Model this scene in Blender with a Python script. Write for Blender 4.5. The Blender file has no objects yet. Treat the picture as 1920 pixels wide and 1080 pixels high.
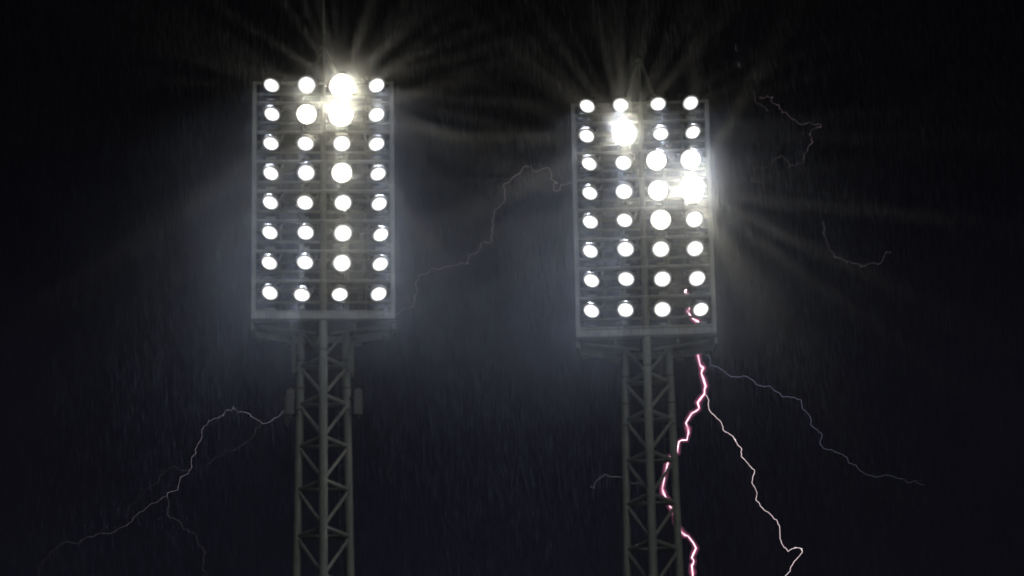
import bpy, math, random
import numpy as np
from mathutils import Vector, Matrix, Quaternion

R = math.radians
random.seed(7)
rng = np.random.default_rng(11)
SC = bpy.context.scene
COL = SC.collection

# ------------------------------------------------------------------ camera
F_PX = 7200.0                                   # focal length in photo pixels (1920 wide): 135 mm lens
PITCH, ROLL = R(19.0), R(-0.97)
CAM = Vector((0, 0, 1.7))
CM = Matrix.Rotation(R(90) + PITCH, 3, 'X') @ Matrix.Rotation(ROLL, 3, 'Z')


def ray(px, py):
    return (CM @ Vector((px - 960.0, 540.0 - py, -F_PX))).normalized()


def at_height(px, py, z):
    d = ray(px, py)
    return CAM + d * ((z - CAM.z) / d.z)


def at_dist(px, py, dist):
    d = ray(px, py)
    return CAM + d * (dist / d.y)


cam_data = bpy.data.cameras.new("camera")
cam_data.sensor_width = 36.0
cam_data.lens = F_PX * 36.0 / 1920.0
cam_data.clip_start, cam_data.clip_end = 0.1, 6000
cam_data.dof.use_dof = True
cam_data.dof.focus_distance = 380.0
cam_data.dof.aperture_fstop = 1.35
cam = bpy.data.objects.new("camera", cam_data)
cam.matrix_world = Matrix.Translation(CAM) @ CM.to_4x4()
COL.objects.link(cam)
SC.camera = cam


# ------------------------------------------------------------------ helpers
class MB:
    def __init__(s):
        s.v, s.f, s.smooth = [], [], []

    def _add(s, vs, fs, sm):
        b = len(s.v)
        s.v += [Vector(v) for v in vs]
        s.f += [tuple(b + i for i in f) for f in fs]
        s.smooth += [sm] * len(fs)

    def box(s, c, size, rot=None):
        c = Vector(c)
        hx, hy, hz = size[0] / 2, size[1] / 2, size[2] / 2
        vs = [Vector((x, y, z)) for x in (-hx, hx) for y in (-hy, hy) for z in (-hz, hz)]
        if rot:
            vs = [rot @ v for v in vs]
        s._add([c + v for v in vs], [(0, 1, 3, 2), (4, 6, 7, 5), (0, 4, 5, 1), (2, 3, 7, 6), (0, 2, 6, 4), (1, 5, 7, 3)], False)
        return s

    def tube(s, a, b, r, r2=None, n=10, caps=True):
        a, b = Vector(a), Vector(b)
        r2 = r if r2 is None else r2
        d = (b - a).normalized()
        u = d.orthogonal().normalized()
        w = d.cross(u)
        vs = []
        for p, rr in ((a, r), (b, r2)):
            for i in range(n):
                t = 2 * math.pi * i / n
                vs.append(p + u * math.cos(t) * rr + w * math.sin(t) * rr)
        s._add(vs, [(i, (i + 1) % n, n + (i + 1) % n, n + i) for i in range(n)], True)
        if caps:
            s._add([vs[i] for i in range(n)], [tuple(reversed(range(n)))], False)
            s._add([vs[n + i] for i in range(n)], [tuple(range(n))], False)
        return s

    def lathe(s, prof, n=24, close=False):
        """profile (radius, z) spun about z"""
        vs = [(r * math.cos(2 * math.pi * i / n), r * math.sin(2 * math.pi * i / n), z) for r, z in prof for i in range(n)]
        m = len(prof)
        fs = []
        for k in range(m if close else m - 1):
            k2 = (k + 1) % m
            for i in range(n):
                j = (i + 1) % n
                fs.append((k * n + i, k * n + j, k2 * n + j, k2 * n + i))
        s._add(vs, fs, True)
        return s

    def prism(s, pts, z0, z1):
        n = len(pts)
        vs = [(x, y, z0) for x, y in pts] + [(x, y, z1) for x, y in pts]
        fs = [tuple(reversed(range(n))), tuple(range(n, 2 * n))] + [(i, (i + 1) % n, n + (i + 1) % n, n + i) for i in range(n)]
        s._add(vs, fs, False)
        return s

    def mesh(s, name, m):
        me = bpy.data.meshes.new(name)
        me.from_pydata([tuple(v) for v in s.v], [], s.f)
        me.polygons.foreach_set("use_smooth", s.smooth)
        me.materials.append(m)
        me.update()
        return me

    def build(s, name, m, parent=None):
        return link(name, s.mesh(name, m), parent)


def link(name, data, parent=None):
    o = bpy.data.objects.new(name, data)
    COL.objects.link(o)
    o.parent = parent
    return o


def tag(o, label=None, cat=None, group=None, kind=None):
    for k, v in (("label", label), ("category", cat), ("group", group), ("kind", kind)):
        if v:
            o[k] = v
    return o


# ------------------------------------------------------------------ materials
def new_mat(name):
    m = bpy.data.materials.new(name)
    m.use_nodes = True
    nt = m.node_tree
    nt.nodes.clear()
    out = nt.nodes.new("ShaderNodeOutputMaterial")
    return m, nt, out


def paint(name, c1, c2, scale, rough=0.55, metal=0.0, bump=0.15):
    m, nt, out = new_mat(name)
    N, L = nt.nodes.new, nt.links.new
    b = N("ShaderNodeBsdfPrincipled")
    tc = N("ShaderNodeTexCoord")
    no = N("ShaderNodeTexNoise")
    no.inputs["Scale"].default_value = scale
    no.inputs["Detail"].default_value = 6
    no.inputs["Roughness"].default_value = 0.65
    cr = N("ShaderNodeValToRGB")
    cr.color_ramp.elements[0].position, cr.color_ramp.elements[1].position = 0.32, 0.68
    cr.color_ramp.elements[0].color, cr.color_ramp.elements[1].color = (*c1, 1), (*c2, 1)
    L(tc.outputs["Object"], no.inputs["Vector"])
    L(no.outputs["Fac"], cr.inputs["Fac"])
    L(cr.outputs["Color"], b.inputs["Base Color"])
    bp = N("ShaderNodeBump")
    bp.inputs["Strength"].default_value = bump
    bp.inputs["Distance"].default_value = 0.01
    L(no.outputs["Fac"], bp.inputs["Height"])
    L(bp.outputs["Normal"], b.inputs["Normal"])
    b.inputs["Roughness"].default_value = rough
    b.inputs["Metallic"].default_value = metal
    L(b.outputs["BSDF"], out.inputs["Surface"])
    return m


STEEL = paint("galvanised_steel", (0.27, 0.28, 0.255), (0.37, 0.38, 0.35), 2.2)
STEEL_DARK = paint("darker_steel", (0.11, 0.112, 0.095), (0.17, 0.172, 0.15), 3.0)  # darker steel; also puts the dimness of head and spire into the colour
FRAME = paint("pale_frame_paint", (0.22, 0.225, 0.215), (0.33, 0.335, 0.32), 2.5)
GRATE = paint("grating_steel", (0.06, 0.063, 0.066), (0.1, 0.104, 0.11), 9.0, rough=0.7)
HOUSE = paint("lamp_housing_aluminium", (0.018, 0.019, 0.021), (0.03, 0.031, 0.034), 6.0, rough=0.65)
ANT = paint("antenna_plastic", (0.12, 0.125, 0.11), (0.16, 0.165, 0.15), 1.5, rough=0.5)
GROUND = paint("wet_grass_ground", (0.012, 0.02, 0.008), (0.035, 0.045, 0.02), 0.8, rough=0.8)
CONC = paint("concrete", (0.2, 0.2, 0.19), (0.3, 0.3, 0.28), 3.0, rough=0.85)


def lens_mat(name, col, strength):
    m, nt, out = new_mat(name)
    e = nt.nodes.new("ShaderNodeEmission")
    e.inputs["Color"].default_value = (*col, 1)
    # fade painted into the emission as a soft bloom round each lamp
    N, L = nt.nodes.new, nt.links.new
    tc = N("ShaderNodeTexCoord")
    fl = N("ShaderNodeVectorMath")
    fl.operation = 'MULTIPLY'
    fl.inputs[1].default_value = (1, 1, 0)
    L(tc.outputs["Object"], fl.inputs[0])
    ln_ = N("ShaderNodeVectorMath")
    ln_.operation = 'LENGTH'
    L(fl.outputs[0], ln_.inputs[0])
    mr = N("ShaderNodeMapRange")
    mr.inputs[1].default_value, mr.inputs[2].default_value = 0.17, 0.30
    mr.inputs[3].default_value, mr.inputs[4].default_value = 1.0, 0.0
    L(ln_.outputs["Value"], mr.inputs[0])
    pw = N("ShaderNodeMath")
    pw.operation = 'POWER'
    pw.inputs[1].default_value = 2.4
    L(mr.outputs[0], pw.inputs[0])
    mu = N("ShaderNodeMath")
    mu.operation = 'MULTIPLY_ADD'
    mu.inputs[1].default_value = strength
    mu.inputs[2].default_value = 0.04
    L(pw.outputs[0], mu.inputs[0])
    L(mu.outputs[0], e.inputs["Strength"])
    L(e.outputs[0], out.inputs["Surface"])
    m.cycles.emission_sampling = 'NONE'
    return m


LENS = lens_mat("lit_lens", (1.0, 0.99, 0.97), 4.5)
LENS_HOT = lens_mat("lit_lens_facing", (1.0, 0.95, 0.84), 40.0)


# ------------------------------------------------------------------ lamp light (real spot lamps, beam + spill profile)
def lamp_light(name, watts, col, inner, outer, spill, rays=0.0, seed=0.0, streak=0.0, wide=2.0):
    l = bpy.data.lights.new(name, 'SPOT')
    l.energy = watts
    l.spot_size = R(176)
    l.spot_blend = 0.05
    l.shadow_soft_size = 0.12
    l.color = col
    l.use_nodes = True
    nt = l.node_tree
    nt.nodes.clear()
    N, L = nt.nodes.new, nt.links.new

    def math_n(op, a, b=None, c=None, clamp=False):
        n = N("ShaderNodeMath")
        n.operation = op
        n.use_clamp = clamp
        for i, x in enumerate((a, b, c)):
            if x is None:
                continue
            if isinstance(x, (int, float)):
                n.inputs[i].default_value = x
            else:
                L(x, n.inputs[i])
        return n.outputs[0]

    out = N("ShaderNodeOutputLight")
    em = N("ShaderNodeEmission")
    tc = N("ShaderNodeTexCoord")
    sp = N("ShaderNodeSeparateXYZ")
    L(tc.outputs["Normal"], sp.inputs[0])
    cz = math_n('ABSOLUTE', sp.outputs[2])
    mr = N("ShaderNodeMapRange")
    mr.interpolation_type = 'SMOOTHSTEP'
    mr.inputs[1].default_value = math.cos(R(outer))
    mr.inputs[2].default_value = math.cos(R(inner))
    L(cz, mr.inputs[0])
    beam = mr.outputs[0]
    sp_l = math_n('MULTIPLY', cz, spill)
    tot = math_n('ADD', beam, sp_l)
    if rays or streak:
        # noise painted into the emission adds starburst rays and streaks round the axis
        az = math_n('ARCTAN2', sp.outputs[1], sp.outputs[0])
        no = N("ShaderNodeTexNoise")
        no.noise_dimensions = '2D'
        no.inputs["Scale"].default_value = 8.0
        no.inputs["Detail"].default_value = 1.0
        cx = N("ShaderNodeCombineXYZ")
        L(math_n('COSINE', az), cx.inputs[0])
        L(math_n('SINE', az), cx.inputs[1])
        va = N("ShaderNodeVectorMath")
        va.operation = 'ADD'
        va.inputs[1].default_value = (seed, seed * 1.7, 0)
        L(cx.outputs[0], va.inputs[0])
        L(va.outputs[0], no.inputs["Vector"])
        f = N("ShaderNodeMapRange")
        f.interpolation_type = 'SMOOTHSTEP'
        f.inputs[1].default_value, f.inputs[2].default_value = 0.54, 0.68
        L(no.outputs[0], f.inputs[0])
        if streak:
            no.inputs["Scale"].default_value = 2.2
            f.inputs[1].default_value, f.inputs[2].default_value = 0.35, 0.62
            f.inputs[3].default_value, f.inputs[4].default_value = 1 - streak, 1 + streak
            tot = math_n('MULTIPLY', tot, f.outputs[0])
        if rays:
            r = math_n('MULTIPLY', math_n('ADD', f.outputs[0], 0.04), rays)
            r = math_n('MULTIPLY', r, math_n('POWER', cz, wide))
            tot = math_n('ADD', tot, r)
    L(tot, em.inputs["Strength"])
    L(em.outputs[0], out.inputs["Surface"])
    return l


WHITE = (0.82, 0.87, 1.0)
WARM = (1.0, 0.87, 0.60)
P0 = 2450.0
LIGHTS = {
    'plain': lamp_light("flood_beam", P0, WHITE, 18, 31, 0.003, 0, 5.0, 0.9),
    'warm': lamp_light("flood_beam_warm", P0, (1.0, 0.91, 0.7), 8, 30, 0.012),
    'star0': lamp_light("flood_beam_facing", P0 * 7, WARM, 4, 18, 0.008, 0.85, 0.0),
    'star1': lamp_light("flood_beam_facing", P0 * 7, WARM, 4, 18, 0.008, 0.85, 3.3),
    'star2': lamp_light("flood_beam_facing", P0 * 7, WARM, 4, 18, 0.008, 0.85, 7.9),
    'star3': lamp_light("flood_beam_facing", P0 * 7, WARM, 4, 18, 0.008, 0.85, 12.1),
}

# ------------------------------------------------------------------ floodlight parts (shared meshes; local -Z is the aim)
hb = MB()
hb.lathe([(0.0, 0.36), (0.09, 0.355), (0.12, 0.33), (0.16, 0.22), (0.235, 0.10), (0.285, 0.03), (0.302, 0.014), (0.302, 0.03)], 24)
hb.box((0, 0, 0.40), (0.16, 0.16, 0.12))
HOUSING = hb.mesh("floodlight", HOUSE)
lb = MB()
lb.lathe([(0.0001, -0.035), (0.08, -0.032), (0.15, -0.022), (0.2, -0.014), (0.25, -0.004), (0.298, 0.012)], 28)  # disc widened so its outer ring carries the painted bloom
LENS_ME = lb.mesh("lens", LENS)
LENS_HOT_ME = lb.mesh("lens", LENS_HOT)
rb = MB()
rb.lathe([(0.299, 0.012), (0.301, -0.006), (0.318, -0.006), (0.322, 0.04), (0.302, 0.044)], 28, close=True)
RIM_ME = rb.mesh("rim", HOUSE)
yb = MB()
for sx in (-1, 1):
    yb.box((sx * 0.338, 0, 0.21), (0.022, 0.06, 0.42))
yb.box((0, 0, 0.472), (0.698, 0.07, 0.024))
YOKE_ME = yb.mesh("yoke", HOUSE)


def light_props(lv, col):
    """how far a lamp is turned away from the viewer: (down, sideways) in degrees"""
    yaw = (-19, -8, 6, 19)[col]
    return 33 - 9.8 * lv, yaw * (1 - lv / 3.2)


# ------------------------------------------------------------------ the towers
ZH = 42.0                 # height of the underside of the lamp heads
BAY = [ZH - 1.25, ZH - 2.55, ZH - 3.98, ZH - 5.45, ZH - 7.02, ZH - 8.65, ZH - 10.35]


def rot2(p, a):
    return Vector((p[0] * math.cos(a) - p[1] * math.sin(a), p[0] * math.sin(a) + p[1] * math.cos(a), p[2]))


def tower(foot_px, yaw, w, n_h, lamps, levels, label, spire, antennas, stars):
    base = at_height(foot_px[0], foot_px[1], ZH)
    root = bpy.data.objects.new("floodlight_tower", None)
    COL.objects.link(root)
    root.location = (base.x, base.y, 0)
    root.rotation_euler = (0, 0, yaw)
    root.empty_display_size = 2
    tag(root, label, "floodlight tower", "stadium floodlight towers")
    inv = (Matrix.Translation((base.x, base.y, 0)) @ Matrix.Rotation(yaw, 4, 'Z')).inverted()
    camL = inv @ CAM
    H = n_h
    ztop = ZH + H

    def plane_hit(px, py, yl):
        d = inv.to_3x3() @ ray(px, py)
        return camL + d * ((yl - camL.y) / d.y)

    # --- lattice mast: three tube legs, one in front and two behind
    def leg(k, z):
        side = 1.47 + (ZH - z) * 0.034          # spacing of the rear legs
        dep = side * 0.82
        return Vector(((-side / 2, dep, z), (0.0, 0.16, z), (side / 2, dep, z))[k])

    for k in range(3):
        rr = (0.13, 0.14, 0.13)[k]
        lo, hi = leg(k, 0), leg(k, ZH)
        up = Vector((hi.x, hi.y, ztop - 0.1))
        o = MB().tube(lo, hi, rr * 1.25, rr, n=18).build("mast_leg", STEEL, root)
        MB().tube(hi + Vector((0, 0, 0.004)), up, rr * 0.9, rr * 0.65, n=14).build("head_column", STEEL_DARK, root)  # upper leg coloured darker to dim it inside the head
        if k != 1:
            o["label"] = "rear tube leg of the lattice mast"
        else:
            o["label"] = "thick front tube leg of the lattice mast"
        for dz in ((1.05, 2.0, 2.75) if k != 1 else (1.0,)):
            z = ZH - dz
            p = leg(k, z)
            MB().tube(p - Vector((0, 0, 0.022)), p + Vector((0, 0, 0.022)), rr + 0.03, n=18).build("flange", STEEL_DARK, o)
        p = leg(k, 0)
        MB().tube(p, p + Vector((0, 0, 0.06)), rr + 0.2, n=16).build("base_plate", STEEL_DARK, o)
    # first struts under the head, then bays
    tops = [ZH - 0.02] + BAY
    for i, z in enumerate(BAY):
        L_, F_, R_ = (leg(k, z) for k in range(3))
        for a, b in ((F_, L_), (F_, R_), (L_, R_)):
            d = (b - a).normalized() * 0.1
            MB().tube(a + d, b - d, 0.074, n=10).build("strut", STEEL, root)
        if i + 1 < len(BAY):
            z2 = BAY[i + 1]
            F2, R2 = leg(1, z2), leg(2, z2)
            for a, b in ((leg(0, z - 0.03), F2), (leg(2, z - 0.03), F2)):
                d = (b - a).normalized() * 0.1
                MB().tube(a + d, b - d, 0.06, n=10).build("diagonal_brace", STEEL, root)
    for k in (0, 2):
        a, b = leg(k, ZH - 0.05), leg(1, BAY[0])
        d = (b - a).normalized() * 0.1
        MB().tube(a + d, b - d, 0.05, n=10).build("diagonal_brace", STEEL, root)
    lowm = MB()
    z = BAY[-1]
    while z > 2.5:
        z2 = max(z - 1.75 - (ZH - z) * 0.01, 0.6)
        F2 = leg(1, z2)
        lowm.tube(leg(0, z), F2, 0.05, n=6).tube(leg(2, z), F2, 0.05, n=6)
        for a, b in ((0, 1), (1, 2), (0, 2)):
            lowm.tube(leg(a, z2), leg(b, z2), 0.062, n=6)
        z = z2
    tag(lowm.build("lower_bracing", STEEL, root), kind="stuff")
    # climbing ladder by the right rear leg
    lad = MB()
    top_l, bot_l = leg(2, ZH - 0.2), leg(2, 0.3)
    off = Vector((-0.3, 0.12, 0))
    for s in (0.0, 0.22):
        lad.tube(bot_l + off + Vector((s, 0, 0)), top_l + off + Vector((s, 0, 0)), 0.012, n=5)
    for i in range(90):
        p = bot_l.lerp(top_l, (i + 0.5) / 90) + off
        lad.tube(p, p + Vector((0.22, 0, 0)), 0.01, n=5)
    lad.build("ladder", STEEL_DARK, root)
    MB().prism([(-1.9, -0.7), (1.9, -0.7), (1.9, 3.2), (-1.9, 3.2)], -0.6, 0.02).build("foundation", CONC, root)

    # --- lamp head: frame
    hw = w / 2
    for s in (-1, 1):
        MB().box((s * (hw - 0.065), 0.0, ZH + H / 2), (0.13, 0.16, H)).build("frame_post", FRAME, root)
        MB().box((s * (hw - 0.12), 0.98, ZH + H / 2 + 0.1), (0.08, 0.08, H - 0.2)).build("rear_post", STEEL_DARK, root)
    MB().box((0, -0.012, ZH + 0.11), (w - 0.264, 0.17, 0.22)).build("bottom_rail", FRAME, root)
    MB().box((0, 0.0, ztop - 0.04), (w - 0.264, 0.1, 0.08)).build("top_rail", STEEL, root)
    MB().box((0, 0.99, ztop - 0.06), (w - 0.33, 0.06, 0.06)).build("rear_rail", STEEL_DARK, root)
    for x in (-1.42, -0.78, 0.78, 1.42):
        MB().box((x, 0.93, ZH + H / 2), (0.05, 0.05, H - 0.3)).build("rear_stanchion", STEEL_DARK, root)

    # --- floor platform with its splayed underside
    pts = [(-hw, 0.085), (hw, 0.085), (hw - 0.05, 1.08), (0.95, 1.66), (-0.95, 1.66), (-hw + 0.05, 1.08)]
    plat = MB().prism(pts, ZH - 0.05, ZH - 0.005).build("platform", GRATE, root)
    bm_pts = [(hw - 0.02, 0.16), (hw - 0.09, 1.04), (0.93, 1.62), (-0.93, 1.62), (-hw + 0.09, 1.04), (-hw + 0.02, 0.16)]
    for a, b in zip(bm_pts[:-1], bm_pts[1:]):
        a3, b3 = Vector((*a, ZH - 0.17)), Vector((*b, ZH - 0.17))
        c, d = (a3 + b3) / 2, b3 - a3
        MB().box(c, (d.length - 0.02, 0.08, 0.22), Matrix.Rotation(math.atan2(d.y, d.x), 3, 'Z')).build("edge_beam", STEEL, plat)
    for x in (-1.05, 1.05):
        MB().box((x, 0.8, ZH - 0.13), (0.09, 1.3, 0.14)).build("floor_joist", STEEL_DARK, plat)
    for s in (-1, 1):
        a, b = Vector((s * (hw - 0.25), 0.35, ZH - 0.12)), Vector((s * 0.25, 0.2, ZH - 0.42))
        MB().tube(a, b, 0.045, n=8).build("knee_brace", STEEL_DARK, plat)
        MB().box((s * (hw - 0.3), 1.02, ZH - 0.33), (0.26, 0.12, 0.1)).build("cable_clamp", STEEL_DARK, plat)
        MB().box((s * 1.12, 1.5, ZH - 0.36), (0.3, 0.12, 0.14)).build("cable_clamp", STEEL_DARK, plat)

    # --- rows: rail carrying the lamps, walkway below it
    for r in range(8):
        zs = [plane_hit(*lamps[r][c], -0.34).z for c in range(4)]
        zr = sum(zs) / 4
        MB().box((0, 0.13, zr - 0.14), (w - 0.27, 0.07, 0.08)).build("lamp_rail", STEEL_DARK, root)
        zw = zr - 0.46
        if zw > ZH + 0.25:
            wk = MB().box((0, 0.55, zw), (w - 0.28, 0.62, 0.03)).build("walkway", GRATE, root)
            MB().box((0, 0.2, zw - 0.005), (w - 0.28, 0.03, 0.07)).build("toe_board", STEEL_DARK, wk)
            MB().box((0, 0.88, zw - 0.09), (w - 0.28, 0.05, 0.16)).build("rear_beam", STEEL_DARK, wk)
        # slim shelf strips in front of the lamps catch their light
        for c in range(4):
            p = plane_hit(*lamps[r][c], -0.34)
            MB().box((p.x, -0.16, zr - 0.475), (0.34 if c in (0, 3) else 0.24, 0.2, 0.018)).build("lamp_shelf", FRAME, root)
        MB().box((0, -0.02, zr - 0.485), (w - 0.3, 0.035, 0.03)).build("shelf_rail", STEEL, root)

    # --- floodlights
    for r in range(8):
        for c in range(4):
            lv = levels[r][c]
            p = plane_hit(*lamps[r][c], -0.36)
            view = (camL - p).normalized()
            down, side = light_props(lv, c)
            down += random.uniform(-2, 2)
            side += random.uniform(-3, 3)
            if lv >= 3:
                down, side = 1.5, 0.0
            right = Vector((1, 0, 0))
            upv = view.cross(right).normalized() * -1
            if upv.z < 0:
                upv = -upv
            aim = Quaternion(upv, R(side)) @ view
            ax = aim.cross(upv).normalized()
            aim = Quaternion(ax, -R(down)) @ aim
            if (Quaternion(ax, -R(5)) @ view).z > view.z:
                aim = Quaternion(ax, R(2 * down)) @ aim
            q = aim.to_track_quat('-Z', 'Y')
            o = link("floodlight", HOUSING, root)
            o.location = p
            o.rotation_euler = q.to_euler()
            sc_ = 1.45 if lv >= 3 else 1.2 if lv >= 2 else 1.0 + 0.07 * max(lv, 0)  # brighter lamps enlarged, their bloom put into the size
            o.scale = (sc_, sc_, sc_)
            if lv >= 3:
                o["label"] = "dazzling warm floodlight facing the viewer"
            elif lv >= 1.5:
                o["label"] = "bright warm floodlight turned towards the viewer"
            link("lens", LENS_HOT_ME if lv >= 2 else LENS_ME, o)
            link("rim", RIM_ME, o)
            link("yoke", YOKE_ME, o)
            if (r, c) in stars:
                ld = LIGHTS[stars[(r, c)]]
            elif lv >= 1:
                ld = LIGHTS['warm']
            else:
                ld = LIGHTS['plain']
            lo = link("lamp_light", ld, o)
            lo.location = (0, 0, -0.06)

    # --- three-legged spire
    apex = Vector((0.0, 0.62, ztop + spire))
    for k in range(3):
        f = leg(k, ZH)
        MB().tube((f.x, f.y, ztop - 0.1), apex + Vector(((k - 1) * 0.06, 0, 0)), 0.075, 0.06, n=10).build("spire_leg", STEEL_DARK, root)  # darker steel colour dims the spire
    cap = MB().tube(apex - Vector((0, 0, 0.08)), apex + Vector((0, 0, 0.08)), 0.15, 0.13, n=14).build("spire_cap", STEEL_DARK, root)
    if antennas:
        rod = MB().tube(apex, apex + Vector((0, 0, 2.6)), 0.045, 0.03, n=8).build("lightning_rod", STEEL_DARK, root)
        MB().tube(apex + Vector((0, 0, 0.55)), apex + Vector((0, 0, 0.7)), 0.08, n=10).build("rod_clamp", STEEL_DARK, rod)
    for (x, z0, z1, wd, yl) in antennas:
        h = z1 - z0
        an = MB().box((x, yl, (z0 + z1) / 2), (wd, 0.12, h)).build("antenna", ANT, root)
        MB().tube((x, yl + 0.14, z0 - 0.1), (x, yl + 0.14, z1 + 0.1), 0.03, n=8).build("mounting_pole", STEEL_DARK, an)
        s = 1 if x > 0 else -1
        for zz in (z0 + 0.2 * h, z1 - 0.2 * h):
            lp = leg(0 if x < 0 else 2, zz)
            MB().tube((x, yl + 0.14, zz), (lp.x, lp.y, zz), 0.025, n=6).build("bracket", STEEL_DARK, an)
    return root


L_LAMPS = [[(509, 160), (575, 159), (641, 161), (706, 160)], [(510, 214), (575, 214), (639, 215), (706, 215)],
           [(508, 269), (573, 269), (641, 269), (706, 270)], [(508, 325), (574, 324), (641, 324), (709, 326)],
           [(507, 380), (572, 380), (643, 380), (711, 382)], [(506, 436), (573, 436), (643, 437), (714, 440)],
           [(505, 493), (572, 492), (641, 493), (713, 495)], [(506, 549), (566, 553), (637, 552), (710, 551)]]
L_LEV = [[0, 1.5, 3, 0.3], [0, 2, 3, 0.3], [0, .5, 1.2, 0.2], [0, 1, 2, 0], [0, .3, 1.2, 0], [0, .4, 1.4, 0], [0, .3, 1.6, 0], [0, -.3, 0, .2]]
R_LAMPS = [[(1101, 199), (1164, 197), (1234, 195), (1295, 193)], [(1100, 255), (1171, 251), (1239, 251), (1299, 248)],
           [(1105, 307), (1169, 305), (1231, 301), (1295, 299)], [(1106, 362), (1170, 359), (1234, 357), (1297, 354)],
           [(1107, 416), (1171, 413), (1239, 412), (1302, 411)], [(1107, 471), (1173, 467), (1239, 467), (1303, 466)],
           [(1109, 526), (1174, 523), (1242, 523), (1307, 522)], [(1109, 583), (1173, 581), (1242, 580), (1314, 580)]]
R_LEV = [[0, .2, 0, .2], [0, 3, -.3, -.4], [0, .6, 2, 2], [0, 1, 2.2, 3], [0, .3, 2, 1.4], [0, .7, 1.2, 1.1], [0, .3, 1, .9], [0, .3, .6, 0]]

tower((606, 599), R(2.6), 4.73, 8.42, L_LAMPS, L_LEV,
      "grey lattice floodlight tower with panel antennas and lightning rod, left of the pair", 1.45,
      [(-0.98, ZH - 1.62, ZH - 0.62, 0.14, 0.75), (-1.08, ZH - 3.05, ZH - 2.2, 0.25, 0.7), (-1.2, ZH - 3.15, ZH - 2.3, 0.16, 1.3),
       (0.95, ZH - 1.62, ZH - 0.55, 0.14, 0.75), (1.15, ZH - 3.05, ZH - 2.2, 0.26, 0.7)],
      {(0, 2): 'star0', (1, 2): 'star1'})
tower((1212, 630), R(-2.4), 4.70, 8.42, R_LAMPS, R_LEV,
      "grey lattice floodlight tower without antennas, standing before the brightest lightning", 1.75, [],
      {(1, 1): 'star2', (3, 3): 'star3'})

# ------------------------------------------------------------------ lightning
def bolt_mat(name, col, strength):
    m, nt, out = new_mat(name)
    e = nt.nodes.new("ShaderNodeEmission")
    e.inputs["Color"].default_value = (*col, 1)
    at = nt.nodes.new("ShaderNodeAttribute")
    at.attribute_name = "glow"
    mu = nt.nodes.new("ShaderNodeMath")
    mu.operation = 'MULTIPLY'
    mu.inputs[1].default_value = strength
    nt.links.new(at.outputs["Fac"], mu.inputs[0])
    nt.links.new(mu.outputs[0], e.inputs["Strength"])
    nt.links.new(e.outputs[0], out.inputs["Surface"])
    m.cycles.emission_sampling = 'NONE'
    return m


def halo_mat(name, col, strength):  # emitting sleeve added round a bolt to paint its pink glow
    m, nt, out = new_mat(name)
    v = nt.nodes.new("ShaderNodeEmission")
    v.inputs["Color"].default_value = (*col, 1)
    v.inputs["Strength"].default_value = strength
    nt.links.new(v.outputs[0], out.inputs["Volume"])
    m.cycles.emission_sampling = 'NONE'
    m.cycles.homogeneous_volume = True
    return m


BOLT_HOT = bolt_mat("lightning_core", (1.0, 0.74, 0.82), 2.0)
BOLT_MID = bolt_mat("lightning_branch", (1.0, 0.84, 0.86), 1.1)
BOLT_DIM = bolt_mat("lightning_faint", (0.86, 0.76, 0.86), 0.27)
BOLT_BLUE = bolt_mat("lightning_faint_blue", (0.62, 0.66, 0.95), 0.4)
BOLT_BEIGE = bolt_mat("lightning_faint_beige", (0.95, 0.74, 0.8), 0.42)
HALO = halo_mat("lightning_halo", (1.0, 0.3, 0.5), 1.3)
DIST = 420.0
M_PX = DIST / F_PX * 1.05


def frac(pts, depth, amp):
    for _ in range(depth):
        o = [pts[0]]
        for a, b in zip(pts[:-1], pts[1:]):
            dx, dy = b[0] - a[0], b[1] - a[1]
            ln = math.hypot(dx, dy)
            if ln > 3.0:
                t = random.uniform(.35, .65)
                k = random.gauss(0, amp) * min(ln, 14)
                o.append((a[0] + dx * t - dy / ln * k, a[1] + dy * t + dx / ln * k))
            o.append(b)
        pts = o
    return pts


def channel(name, pts, width_px, mat, parent=None, g0=1.0, g1=1.0, depth=3, amp=0.14, taper=1.0, sides=6, blob=(), flicker=0.0, d0=0.0, wflick=0.0):
    pts = frac(pts, depth, amp)
    vr = random.Random(len(pts))
    P, dy = [], d0
    for x, y in pts:
        dy += random.gauss(0, 0.25)
        P.append(at_dist(x, y, DIST + dy))
    n = len(P)
    vs, fs, gl = [], [], []
    per = 1.0
    for i, p in enumerate(P):
        t = (P[min(i + 1, n - 1)] - P[max(i - 1, 0)]).normalized()
        u = t.cross(Vector((0, 1, 0.01))).normalized()
        w = t.cross(u).normalized()
        s = i / (n - 1)
        if flicker:
            per = max(0.3, 1 + vr.gauss(0, flicker))
        rr = width_px * M_PX / 2 * (1 + (taper - 1) * s)
        rr *= max(0.5, 1 + vr.gauss(0, wflick))
        for (bx, by, bs) in blob:
            d = math.hypot(pts[i][0] - bx, pts[i][1] - by)
            if d < 4:
                rr *= 1 + (bs - 1) * (1 - d / 4)
        for k in range(sides):
            a = 2 * math.pi * k / sides
            vs.append(p + u * math.cos(a) * rr + w * math.sin(a) * rr)
            gl.append((g0 + (g1 - g0) * s) * per)
    for i in range(n - 1):
        for k in range(sides):
            j = (k + 1) % sides
            fs.append((i * sides + k, i * sides + j, (i + 1) * sides + j, (i + 1) * sides + k))
    fs.append(tuple(reversed(range(sides))))
    fs.append(tuple(range((n - 1) * sides, n * sides)))
    me = bpy.data.meshes.new(name)
    me.from_pydata([tuple(v) for v in vs], [], fs)
    a = me.attributes.new("glow", 'FLOAT', 'POINT')
    a.data.foreach_set("value", gl)
    me.materials.append(mat)
    me.polygons.foreach_set("use_smooth", [True] * len(fs))
    o = link(name, me, parent)
    return o


def crop(pts, x0, y0, s):
    return [(x0 + x / s, y0 + y / s) for x, y in pts]


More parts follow.
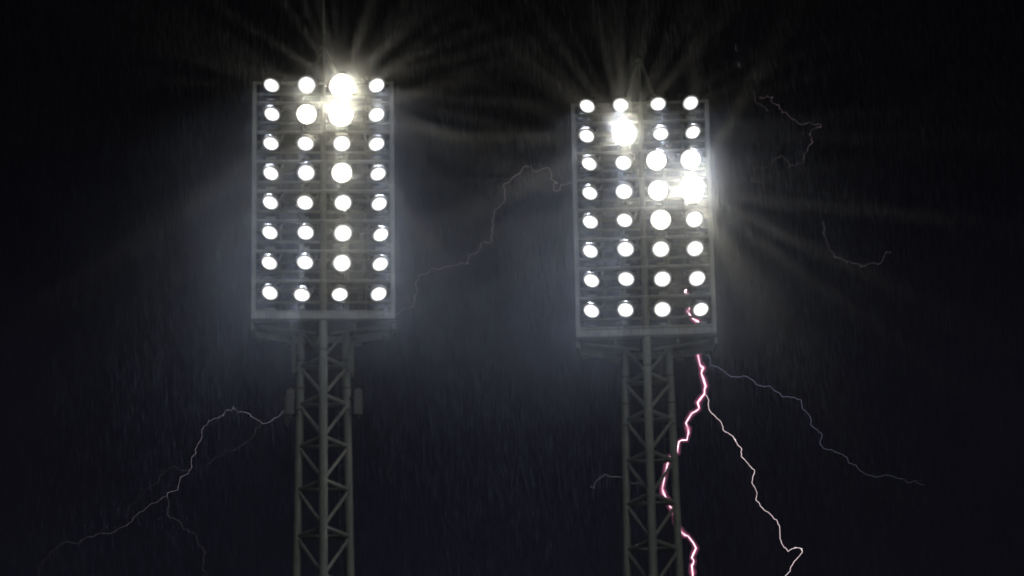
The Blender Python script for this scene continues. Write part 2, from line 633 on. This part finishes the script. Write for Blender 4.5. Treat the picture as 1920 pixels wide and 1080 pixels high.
def bolt(label):
    o = bpy.data.objects.new("lightning_bolt", None)
    COL.objects.link(o)
    tag(o, label, "lightning", "lightning channels behind the towers")
    return o


# the bright main stroke, running up behind the right tower and out at the foot of the frame
mb = bolt("thick pink white lightning stroke running down beside and behind the mast of the tower")
main_pts = [(1285, 545), (1291, 556), (1290, 566), (1293, 578), (1289, 584), (1299, 597),
            (1309, 603), (1317, 613), (1324, 630), (1319, 650), (1308, 663), (1312, 682), (1319, 690), (1315, 700), (1323, 724), (1321, 738), (1308, 755), (1311, 766),
            (1297, 775), (1286, 793), (1291, 812), (1288, 825), (1273, 828), (1270, 848), (1257, 856), (1252, 868), (1248, 884), (1242, 916),
            (1247, 930), (1252, 944), (1260, 953), (1266, 970), (1272, 990), (1280, 1000), (1290, 1005), (1305, 1028), (1297, 1046), (1301, 1052),
            (1297, 1060), (1299, 1085), (1294, 1110), (1300, 1150)]
st = random.getstate()
channel("main_channel", main_pts, 2.1, BOLT_HOT, mb, depth=1, amp=0.07, sides=8, flicker=0.3, wflick=0.22)
random.setstate(st)
channel("glow_halo", main_pts, 6.5, HALO, mb, depth=1, amp=0.07, sides=10, wflick=0.2)
random.setstate(st)
channel("glow_halo", main_pts, 14, halo_mat("lightning_outer_halo", (0.9, 0.25, 0.5), 0.16), mb, depth=1, amp=0.07, sides=12, wflick=0.15)
channel("branch", [(1289, 441), (1291, 449), (1289.5, 459)], 1.6, BOLT_MID, mb, depth=1)
F = crop([(50, 315), (65, 345), (68, 380), (95, 410), (125, 460), (160, 485), (177, 505), (185, 525), (205, 547), (203, 577), (258, 632), (247, 685),
          (267, 725), (265, 762), (295, 797), (330, 825), (362, 865), (365, 920), (400, 978), (415, 965), (430, 960), (458, 965), (460, 980),
          (420, 1030), (408, 1060), (388, 1080), (372, 1130)], 1300, 600, 2.25)
channel("branch", F, 1.0, BOLT_MID, mb, blob=[(1378.6, 824.5, 3.2), (1491, 1026.5, 2.2), (1503, 1030, 2.6)], amp=0.09)["label"] = "thin white branch falling to the lower right"
channel("glow_halo", F, 4.0, halo_mat("branch_halo", (1.0, 0.3, 0.45), 0.09), mb, depth=0)
E = crop([(45, 125), (65, 150), (72, 190), (100, 197), (145, 232), (180, 240), (212, 235), (245, 250), (265, 272), (325, 278), (335, 292), (365, 308),
          (378, 325), (425, 325), (455, 340), (462, 375), (480, 395), (495, 440), (520, 460), (542, 490), (535, 520), (550, 543), (600, 560),
          (645, 577), (655, 605), (688, 612), (700, 632), (740, 653), (770, 663), (810, 652), (860, 667), (920, 685), (938, 677), (960, 693), (978, 695)], 1300, 600, 2.25)
channel("branch", E, 0.5, BOLT_BLUE, mb, 1.2, 0.2, amp=0.1)["label"] = "faint bluish branch drifting far to the right"

b = bolt("faint white lightning arching over and down to the left of the antenna tower")
A = crop([(1568, 100), (1555, 135), (1535, 175), (1503, 205), (1470, 235), (1440, 258), (1398, 267), (1360, 240), (1335, 217), (1285, 205), (1268, 207), (1243, 176), (1228, 200), (1215, 193),
          (1197, 207), (1193, 228), (1140, 240), (1115, 250), (1078, 298), (1078, 330), (1073, 350), (1045, 400), (1037, 435), (1030, 440), (1020, 485),
          (1017, 512), (975, 548), (948, 622), (902, 634), (890, 655)], 0, 700, 2.843)
channel("main_channel", A, 0.5, BOLT_DIM, b, 1.3, 1.0, flicker=0.25)
A1 = crop([(890, 655), (840, 685), (800, 700), (760, 735), (710, 770), (690, 797), (640, 822), (595, 850), (540, 850), (480, 872), (430, 897), (395, 908),
           (345, 900), (290, 940), (250, 985), (205, 1050), (190, 1090)], 0, 700, 2.843)
channel("branch", A1, 0.5, BOLT_DIM, b, 0.6, 0.08)
A2 = crop([(890, 655), (900, 690), (897, 740), (908, 770), (965, 800), (975, 830), (1030, 850), (1050, 870), (1058, 910), (1100, 955), (1088, 960), (1083, 1050),
           (1100, 1060), (1110, 1090)], 0, 700, 2.843)
channel("branch", A2, 0.5, BOLT_DIM, b, 0.4, 0.12, flicker=.2)
A3 = crop([(1398, 267), (1360, 300), (1345, 345), (1300, 370), (1265, 400), (1225, 410), (1140, 455), (1090, 505), (1062, 545)], 0, 700, 2.843)
channel("branch", A3, 0.5, BOLT_DIM, b, 0.3, 0.12)
A4 = crop([(1017, 512), (985, 520), (955, 515), (935, 495), (850, 545), (815, 595), (740, 655), (695, 710), (650, 745), (570, 730), (470, 710), (280, 712)], 0, 700, 2.843)
channel("branch", A4, 0.5, BOLT_DIM, b, 0.25, 0.02)

b = bolt("thin crooked lightning thread crossing the sky between the two lamp heads")
B = crop([(1180, 200), (1122, 203), (1055, 210), (1048, 242), (1030, 253), (1013, 245), (1010, 205), (1030, 198), (1015, 192), (992, 178), (990, 125), (975, 107), (935, 118), (905, 137),
          (885, 125), (845, 97), (790, 150), (755, 185), (735, 200), (718, 202), (710, 215), (722, 250), (718, 300), (655, 385), (642, 430), (640, 480),
          (650, 500), (645, 535), (622, 563), (595, 550), (575, 578), (565, 603), (545, 625), (505, 630), (500, 682), (455, 667), (420, 692), (375, 697),
          (305, 710), (260, 738), (230, 745), (205, 768), (200, 860), (180, 880), (165, 943), (125, 948), (85, 980), (40, 990)], 720, 280, 3.176)
channel("main_channel", B, 0.5, BOLT_BEIGE, b, 0.9, 0.75, blob=[(1044.3, 342.3, 2.4), (877.4, 494.5, 2.2), (905, 463, 1.8)], flicker=.2)
B2 = crop([(755, 175), (665, 178), (600, 198), (560, 180), (480, 190), (380, 205), (310, 210), (270, 200), (200, 180), (130, 185)], 720, 280, 3.176)
channel("branch", B2, 0.5, BOLT_DIM, b, 0.45, 0.15)

b = bolt("broken dotted lightning curl high in the dark sky right of the brightest lamp")
CR = lambda p: crop(p, 1300, 60, 2.16)
for i, (p, g) in enumerate([([(245, 245), (255, 290), (280, 303), (305, 320)], .35), ([(265, 265), (300, 258), (325, 265), (315, 275), (330, 290), (375, 325), (410, 355), (440, 375), (470, 365), (518, 378)], .45),
                            ([(518, 378), (483, 395), (478, 425), (470, 455), (462, 485), (445, 520), (410, 540), (385, 550), (370, 515), (350, 500), (320, 530), (290, 552), (230, 548)], .5),
                            ([(232, 597), (270, 605), (280, 635), (265, 685)], .35), ([(175, 665), (190, 700), (197, 730)], .4), ([(130, 773), (145, 775), (157, 770)], .6),
                            ([(178, 50), (172, 65), (180, 80)], .25), ([(188, 125), (180, 137), (192, 142)], .4)]):
    channel("main_channel" if i == 2 else "branch", CR(p), 0.5, BOLT_BEIGE, b, g * 0.75, g * 0.6, flicker=.45, amp=0.2)

b = bolt("small hook of faint lightning alone in the black sky at far right")
channel("main_channel", CR([(527, 765), (533, 800), (527, 820), (548, 860), (570, 900), (572, 912), (632, 930), (675, 940), (677, 952), (705, 938), (750, 942), (770, 915), (780, 890), (800, 888)]),
        0.5, BOLT_DIM, b, 0.55, 0.35, blob=[(1565, 482, 1.8), (1613, 500.5, 2)], flicker=.25)
b = bolt("short faint lightning thread reaching left from the right mast")
channel("main_channel", crop([(30, 358), (45, 357), (60, 372), (63, 345), (85, 305), (120, 275), (150, 255), (190, 283), (240, 278), (275, 278), (310, 300), (400, 330), (460, 350), (500, 368)], 1100, 830, 4.32),
        0.5, BOLT_DIM, b, 0.75, 0.5, flicker=.25)
b = bolt("barely visible lightning thread low between the two masts")
channel("main_channel", [(750, 800), (744, 830), (738, 860), (728, 880), (726, 892), (732, 905)], 0.5, BOLT_DIM, b, 0.12, 0.14)

# ------------------------------------------------------------------ ground, haze, rain
g = MB()
n = 24
xs = np.linspace(-1500, 1500, n)
for i in range(n - 1):
    for j in range(n - 1):
        g._add([(xs[i], xs[j], 0), (xs[i + 1], xs[j], 0), (xs[i + 1], xs[j + 1], 0), (xs[i], xs[j + 1], 0)], [(0, 1, 2, 3)], False)
tag(g.build("ground", GROUND), kind="structure")

hm, nt, out = new_mat("rain_haze")
v = nt.nodes.new("ShaderNodeVolumePrincipled")
v.inputs["Color"].default_value = (0.8, 0.87, 1.0, 1)
v.inputs["Density"].default_value = 0.00003
v.inputs["Anisotropy"].default_value = 0.2
nt.links.new(v.outputs[0], out.inputs["Volume"])
hm.cycles.homogeneous_volume = True
tag(MB().box((0, 0, 159.5), (3010, 3010, 321)).build("haze", hm), kind="stuff")

# mist volume added to shape the glow round the lamp heads: denser in the middle, thinning outwards
sm, nt, out = new_mat("glow_mist")
N, L = nt.nodes.new, nt.links.new
v = N("ShaderNodeVolumePrincipled")
v.inputs["Color"].default_value = (0.8, 0.87, 1.0, 1)
v.inputs["Anisotropy"].default_value = 0.1
tc = N("ShaderNodeTexCoord")


def blob(cx, cz, sx, sz, amt, cy_=0.0, sy=5.0):
    """soft gaussian patch of glow mist in object space (metres)"""
    a = N("ShaderNodeVectorMath")
    a.operation = 'SUBTRACT'
    a.inputs[1].default_value = (cx, cy_, cz)
    L(tc.outputs["Object"], a.inputs[0])
    b_ = N("ShaderNodeVectorMath")
    b_.operation = 'MULTIPLY'
    b_.inputs[1].default_value = (1 / sx, 1 / sy, 1 / sz)
    L(a.outputs[0], b_.inputs[0])
    dt = N("ShaderNodeVectorMath")
    dt.operation = 'DOT_PRODUCT'
    L(b_.outputs[0], dt.inputs[0])
    L(b_.outputs[0], dt.inputs[1])
    e = N("ShaderNodeMath")
    e.operation = 'POWER'
    e.inputs[0].default_value = math.exp(-1)
    L(dt.outputs["Value"], e.inputs[1])
    m = N("ShaderNodeMath")
    m.operation = 'MULTIPLY'
    m.inputs[1].default_value = amt
    L(e.outputs[0], m.inputs[0])
    return m.outputs[0]


def add(a, b_):
    m = N("ShaderNodeMath")
    m.operation = 'ADD'
    L(a, m.inputs[0])
    L(b_, m.inputs[1])
    return m.outputs[0]


MIST_DENSITY = 0.0019
dens = add(add(blob(-1.4, 1.7, 14.0, 4.5, MIST_DENSITY * 1.3), blob(-5.6, 5.6, 4.0, 4.0, MIST_DENSITY * 0.15)), blob(4.6, 4.8, 4.0, 4.0, MIST_DENSITY * 0.15))
for px, py, sg, k in ((640, 187, 0.9, 34), (1171, 251, 0.75, 36), (1297, 354, 0.8, 34), (1236, 360, 1.0, 14), (642, 324, 0.8, 14), (575, 190, 0.8, 9), (642, 465, 1.0, 8)):
    p = at_dist(px, py, 119.5 if px < 900 else 121.4) - Vector((0, 117.5, ZH))     # dense patches added for the glow round the hottest lamps
    dens = add(dens, blob(p.x, p.z, sg, sg, MIST_DENSITY * k, p.y, 1.0))
for px, py, sg, k in ((640, 187, 1.9, 3.6), (1171, 251, 1.7, 3.0), (1297, 354, 1.9, 3.4)):
    p = at_dist(px, py, 119.0 if px < 900 else 120.9) - Vector((0, 117.5, ZH))  # wider patches added to keep the ray glow local
    dens = add(dens, blob(p.x, p.z, sg, sg, MIST_DENSITY * k, p.y, 1.8))
mp = N("ShaderNodeMapping")
mp.inputs["Scale"].default_value = (0.5, 0.3, 0.16)
L(tc.outputs["Object"], mp.inputs["Vector"])
no = N("ShaderNodeTexNoise")
no.inputs["Scale"].default_value = 1.0
no.inputs["Detail"].default_value = 3
L(mp.outputs[0], no.inputs["Vector"])
mr = N("ShaderNodeMapRange")
mr.inputs[1].default_value, mr.inputs[2].default_value = 0.3, 0.7
mr.inputs[3].default_value, mr.inputs[4].default_value = 0.55, 1.45
L(no.outputs["Fac"], mr.inputs[0])
mm = N("ShaderNodeMath")
mm.operation = 'MULTIPLY'
L(dens, mm.inputs[0])
L(mr.outputs[0], mm.inputs[1])
L(mm.outputs[0], v.inputs["Density"])
L(v.outputs[0], out.inputs["Volume"])
added_mist = MB().box((0, 0, 0), (44, 13, 34)).build("glow_mist", sm)
added_mist.location = (0, 117.5, ZH)
tag(added_mist, kind="stuff")

NR = 90000
rp = np.empty((NR, 3))
rp[:, 0] = rng.uniform(-19, 19, NR)
rp[:, 1] = rng.uniform(113, 125, NR)
rp[:, 2] = rng.uniform(31, 55, NR)
ln = rng.uniform(0.3, 0.8, NR)
sl = rng.normal(0.05, 0.035, NR)
sw = rng.normal(0.0, 0.03, NR)
d = np.stack([sl, sw, -np.ones(NR)], 1)
d /= np.linalg.norm(d, axis=1)[:, None]
wd = rng.uniform(0.002, 0.0045, NR)
ex = np.array([1.0, 0, 0])[None] * wd[:, None]
ey = np.array([0, 1.0, 0])[None] * wd[:, None]
mid = rp + d * ln[:, None] * 0.6
verts = np.stack([rp, mid - ex, mid + ex * .5 - ey * .87, mid + ex * .5 + ey * .87, rp + d * ln[:, None]], 1).reshape(-1, 3)
b5 = (np.arange(NR) * 5)[:, None]
tri = np.array([[0, 1, 2], [0, 2, 3], [0, 3, 1], [4, 2, 1], [4, 3, 2], [4, 1, 3]])
faces = (b5[:, :, None] + tri[None]).reshape(-1, 3)
me = bpy.data.meshes.new("rain")
me.from_pydata(verts.tolist(), [], faces.tolist())
rm, nt, out = new_mat("rain_water")
bs = nt.nodes.new("ShaderNodeBsdfDiffuse")
bs.inputs["Color"].default_value = (0.06, 0.065, 0.078, 1)
bt = nt.nodes.new("ShaderNodeBsdfTranslucent")
bt.inputs["Color"].default_value = (0.085, 0.093, 0.11, 1)
ad = nt.nodes.new("ShaderNodeAddShader")
nt.links.new(bs.outputs[0], ad.inputs[0])
nt.links.new(bt.outputs[0], ad.inputs[1])
nt.links.new(ad.outputs[0], out.inputs["Surface"])
me.materials.append(rm)
tag(link("rain", me), kind="stuff", label="fine slanting rain falling through the lamp light", cat="rain")

# ------------------------------------------------------------------ sky and low sun lamp added for stadium glow
w = bpy.data.worlds.new("World")
SC.world = w
w.use_nodes = True
nt = w.node_tree
bg = nt.nodes["Background"]
sk = nt.nodes.new("ShaderNodeTexSky")
sk.sky_type = 'NISHITA'
sk.sun_disc = False
SUN_EL, SUN_AZ = R(5), R(158)
sk.sun_elevation = SUN_EL
sk.sun_rotation = SUN_AZ
N, L = nt.nodes.new, nt.links.new
# storm cloud over the moonlit sky: violet grey, thinning to near black overhead
tc = N("ShaderNodeTexCoord")
mp = N("ShaderNodeMapping")
mp.inputs["Scale"].default_value = (5, 5, 11)
L(tc.outputs["Generated"], mp.inputs["Vector"])
no = N("ShaderNodeTexNoise")
no.inputs["Scale"].default_value = 1.6
no.inputs["Detail"].default_value = 4
L(mp.outputs[0], no.inputs["Vector"])
sp = N("ShaderNodeSeparateXYZ")
L(tc.outputs["Generated"], sp.inputs[0])
el = N("ShaderNodeMapRange")
el.interpolation_type = 'SMOOTHSTEP'
el.inputs[1].default_value, el.inputs[2].default_value = 0.40, 0.24
el.inputs[3].default_value, el.inputs[4].default_value = 0.2, 1.0
L(sp.outputs[2], el.inputs[0])
cm = N("ShaderNodeMapRange")
cm.inputs[1].default_value, cm.inputs[2].default_value = 0.3, 0.7
cm.inputs[3].default_value, cm.inputs[4].default_value = 0.75, 1.25
L(no.outputs["Fac"], cm.inputs[0])
mm = N("ShaderNodeMath")
mm.operation = 'MULTIPLY'
L(el.outputs[0], mm.inputs[0])
L(cm.outputs[0], mm.inputs[1])
vm = N("ShaderNodeVectorMath")
vm.operation = 'SCALE'
L(sk.outputs[0], vm.inputs[0])
L(mm.outputs[0], vm.inputs["Scale"])
ti = N("ShaderNodeVectorMath")
ti.operation = 'MULTIPLY'
ti.inputs[1].default_value = (1.08, 0.72, 1.36)
L(vm.outputs[0], ti.inputs[0])
L(ti.outputs[0], bg.inputs[0])
bg.inputs[1].default_value = 0.0015

sun = bpy.data.lights.new("sun", 'SUN')
sun.energy = 0.23
sun.angle = R(10)
sun.color = (0.95, 1.0, 0.95)
so = link("sun", sun)
sd = Vector((math.sin(SUN_AZ) * math.cos(SUN_EL), math.cos(SUN_AZ) * math.cos(SUN_EL), math.sin(SUN_EL)))
so.rotation_euler = (-sd).to_track_quat('-Z', 'Y').to_euler()

# ------------------------------------------------------------------ render settings
cy = SC.cycles
SC.render.engine = 'CYCLES'
cy.use_denoising = True
cy.denoiser = 'OPENIMAGEDENOISE'
cy.denoising_input_passes = 'RGB_ALBEDO_NORMAL'
cy.max_bounces = 4
cy.diffuse_bounces = 2
cy.glossy_bounces = 2
cy.volume_bounces = 0
cy.transparent_max_bounces = 16
cy.use_light_tree = True
cy.sample_clamp_direct = 0
cy.sample_clamp_indirect = 4
cy.filter_width = 1.6
vs = SC.view_settings
vs.view_transform = 'Standard'
vs.look = 'None'
vs.exposure = 0
vs.gamma = 1
vs.use_curve_mapping = False
